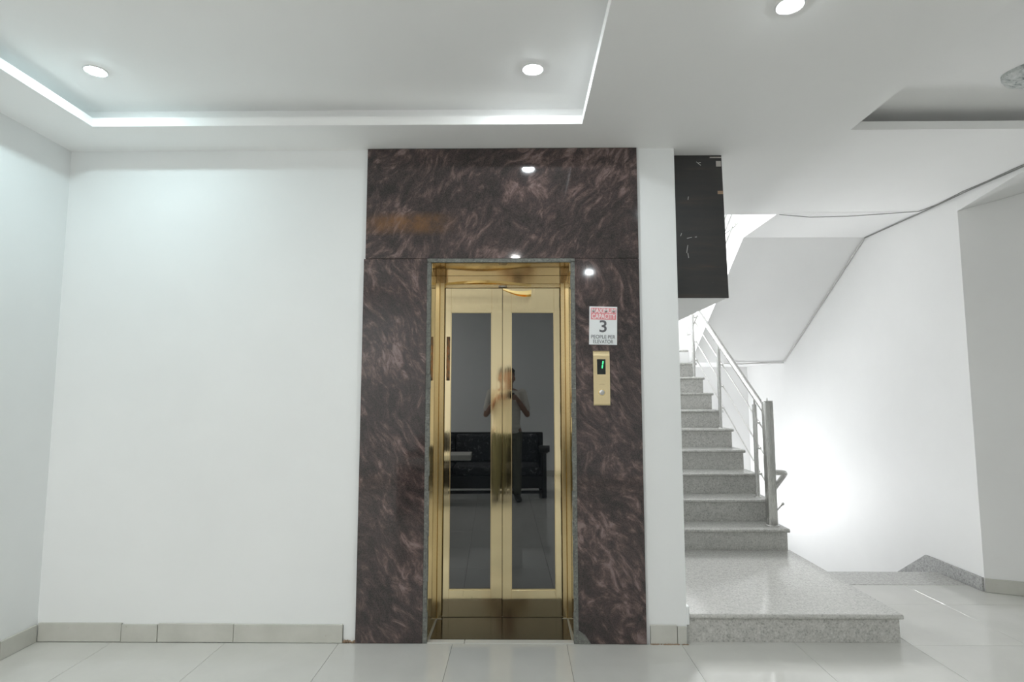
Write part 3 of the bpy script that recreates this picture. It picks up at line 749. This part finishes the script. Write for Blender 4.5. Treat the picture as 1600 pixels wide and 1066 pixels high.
for s in (-1, 1):
    sh = Vector((PX + s * .175, PY, 1.405)); el = Vector((PX + s * .245, PY + .03, 1.125)); wr = Vector((PX + s * .105, PY + .155, 1.335)); SH[s] = (sh, el, wr)
    limb(b, [(*sh, .055), (*(sh.lerp(el, .4)), .048), (*el, .037), (*(el.lerp(wr, .35)), .038), (*wr, .026)])
    # palm beside the camera body, fingers curled round it
    pm = wr + Vector((-s * .018, .030, .020)); chain(b, [(*wr, .022, .022, .026), (*pm, .018, .034, .036)])
    for k in range(4):
        z = pm.z + .026 - k * .0185; l = (.92, 1.0, .95, .78)[k]
        a0 = Vector((pm.x, pm.y + .020, z)); a1 = Vector((pm.x - s * .006, pm.y + .052 * l, z + .002)); a2 = Vector((pm.x - s * .028 * l, pm.y + .070 * l, z + .002)); a3 = Vector((pm.x - s * .050 * l, pm.y + .066 * l, z))
        limb(b, [(*a0, .0092), (*a1, .0088), (*a2, .0082), (*a3, .0072)])
    t0 = pm + Vector((0, -.018, .018)); limb(b, [(*t0, .013), (*(t0 + Vector((-s * .022, -.012, .012))), .0105), (*(t0 + Vector((-s * .048, -.010, .006))), .009)])
    limb(b, [(PX + s * .09, PY, .90, .085), (PX + s * .10, PY + .01, .50, .052), (PX + s * .105, PY - .02, .35, .053), (PX + s * .11, PY - .02, .10, .036)])
    chain(b, [(PX + s * .11, PY - .03, .045, .035, .04, .035), (PX + s * .125, PY + .13, .03, .038, .05, .022)])
body = remesh('body', b, M_skin, pe, .0055, 3)
# clothing
b = Cloud()
chain(b, [(PX, PY, 1.445, .085, .070, .030), (PX, PY, 1.41, .165, .088, .050), (PX, PY + .005, 1.34, .182, .112, .07), (PX, PY + .012, 1.20, .172, .122, .08), (PX, PY + .012, 1.02, .160, .118, .08), (PX, PY + .005, .90, .176, .126, .05)], .4)
for s in (-1, 1):
    sh, el, wr = SH[s]; limb(b, [(*sh, .068), (*(sh.lerp(el, .35)), .066), (*(sh.lerp(el, .72)), .062)])
remesh('shirt', b, M_shirt, pe, .009, 14)
b = Cloud(); chain(b, [(PX, PY, .99, .160, .112, .03), (PX, PY, .86, .175, .122, .08)], .4)
for s in (-1, 1): limb(b, [(PX + s * .088, PY, .86, .098), (PX + s * .098, PY + .012, .52, .075), (PX + s * .105, PY - .01, .30, .068), (PX + s * .11, PY - .015, .095, .058)])
remesh('trousers', b, M_trous, pe, .009, 12)
for s in (-1, 1):
    b = Cloud(); chain(b, [(PX + s * .11, PY - .045, .045, .042, .045, .044), (PX + s * .118, PY + .06, .040, .045, .06, .038), (PX + s * .128, PY + .15, .030, .044, .055, .028)], .4)
    remesh('shoe', b, M_shoe, pe, .007, 3)
b = Cloud(); b.add((hx, hy - .028, hz + .052), (.084, .096, .094)); b.add((hx, hy - .055, hz - .01), (.076, .062, .07))
for k in range(40):
    a = random.uniform(0, 2 * PI); q = random.uniform(.1, 1.1); b.add((hx + .078 * math.sin(q) * math.cos(a), hy - .02 + .088 * math.sin(q) * math.sin(a), hz + .055 + .092 * math.cos(q)), random.uniform(.012, .02))
remesh('hair', b, M_hair, pe, .007, 2)
for s in (-1, 1):
    e_ = obj('eye', ball(B(), (hx + s * .031, hy + .077, hz + .018), (.013, .010, .008), 12), M_eye, pe, True)
    obj('pupil', ball(B(), (hx + s * .031, hy + .084, hz + .017), (.006, .005, .006), 10), M_hair, e_, True)
# camera in the hands, its lens ends just behind the viewpoint
cm = thing('photo_camera', 'black camera held up in both hands of the reflected person', 'camera', (0, -.14, 1.38))
b = B(); box(b, -.072, .062, -.155, -.105, 1.335, 1.415, .008, 2); box(b, -.030, .026, -.150, -.105, 1.414, 1.438, .007, 2); obj('camera_body', b, M_blackplastic, cm, True)
b = B(); lathe(b, [(0, 0), (.036, 0), (.036, .035), (.040, .04), (.040, .07), (.034, .07), (.032, .062), (0, .060)], n=28)
bmesh.ops.transform(b, matrix=Matrix.Translation((-.004, -.106, 1.372)) @ Matrix.Rotation(-PI / 2, 4, 'X'), verts=b.verts)
obj('lens', b, [M_blackplastic], cm, True)
b = B(); ball(b, (-.004, -.048, 1.372), (.030, .008, .030), 16); obj('lens_glass', b, M_lens, cm, True)
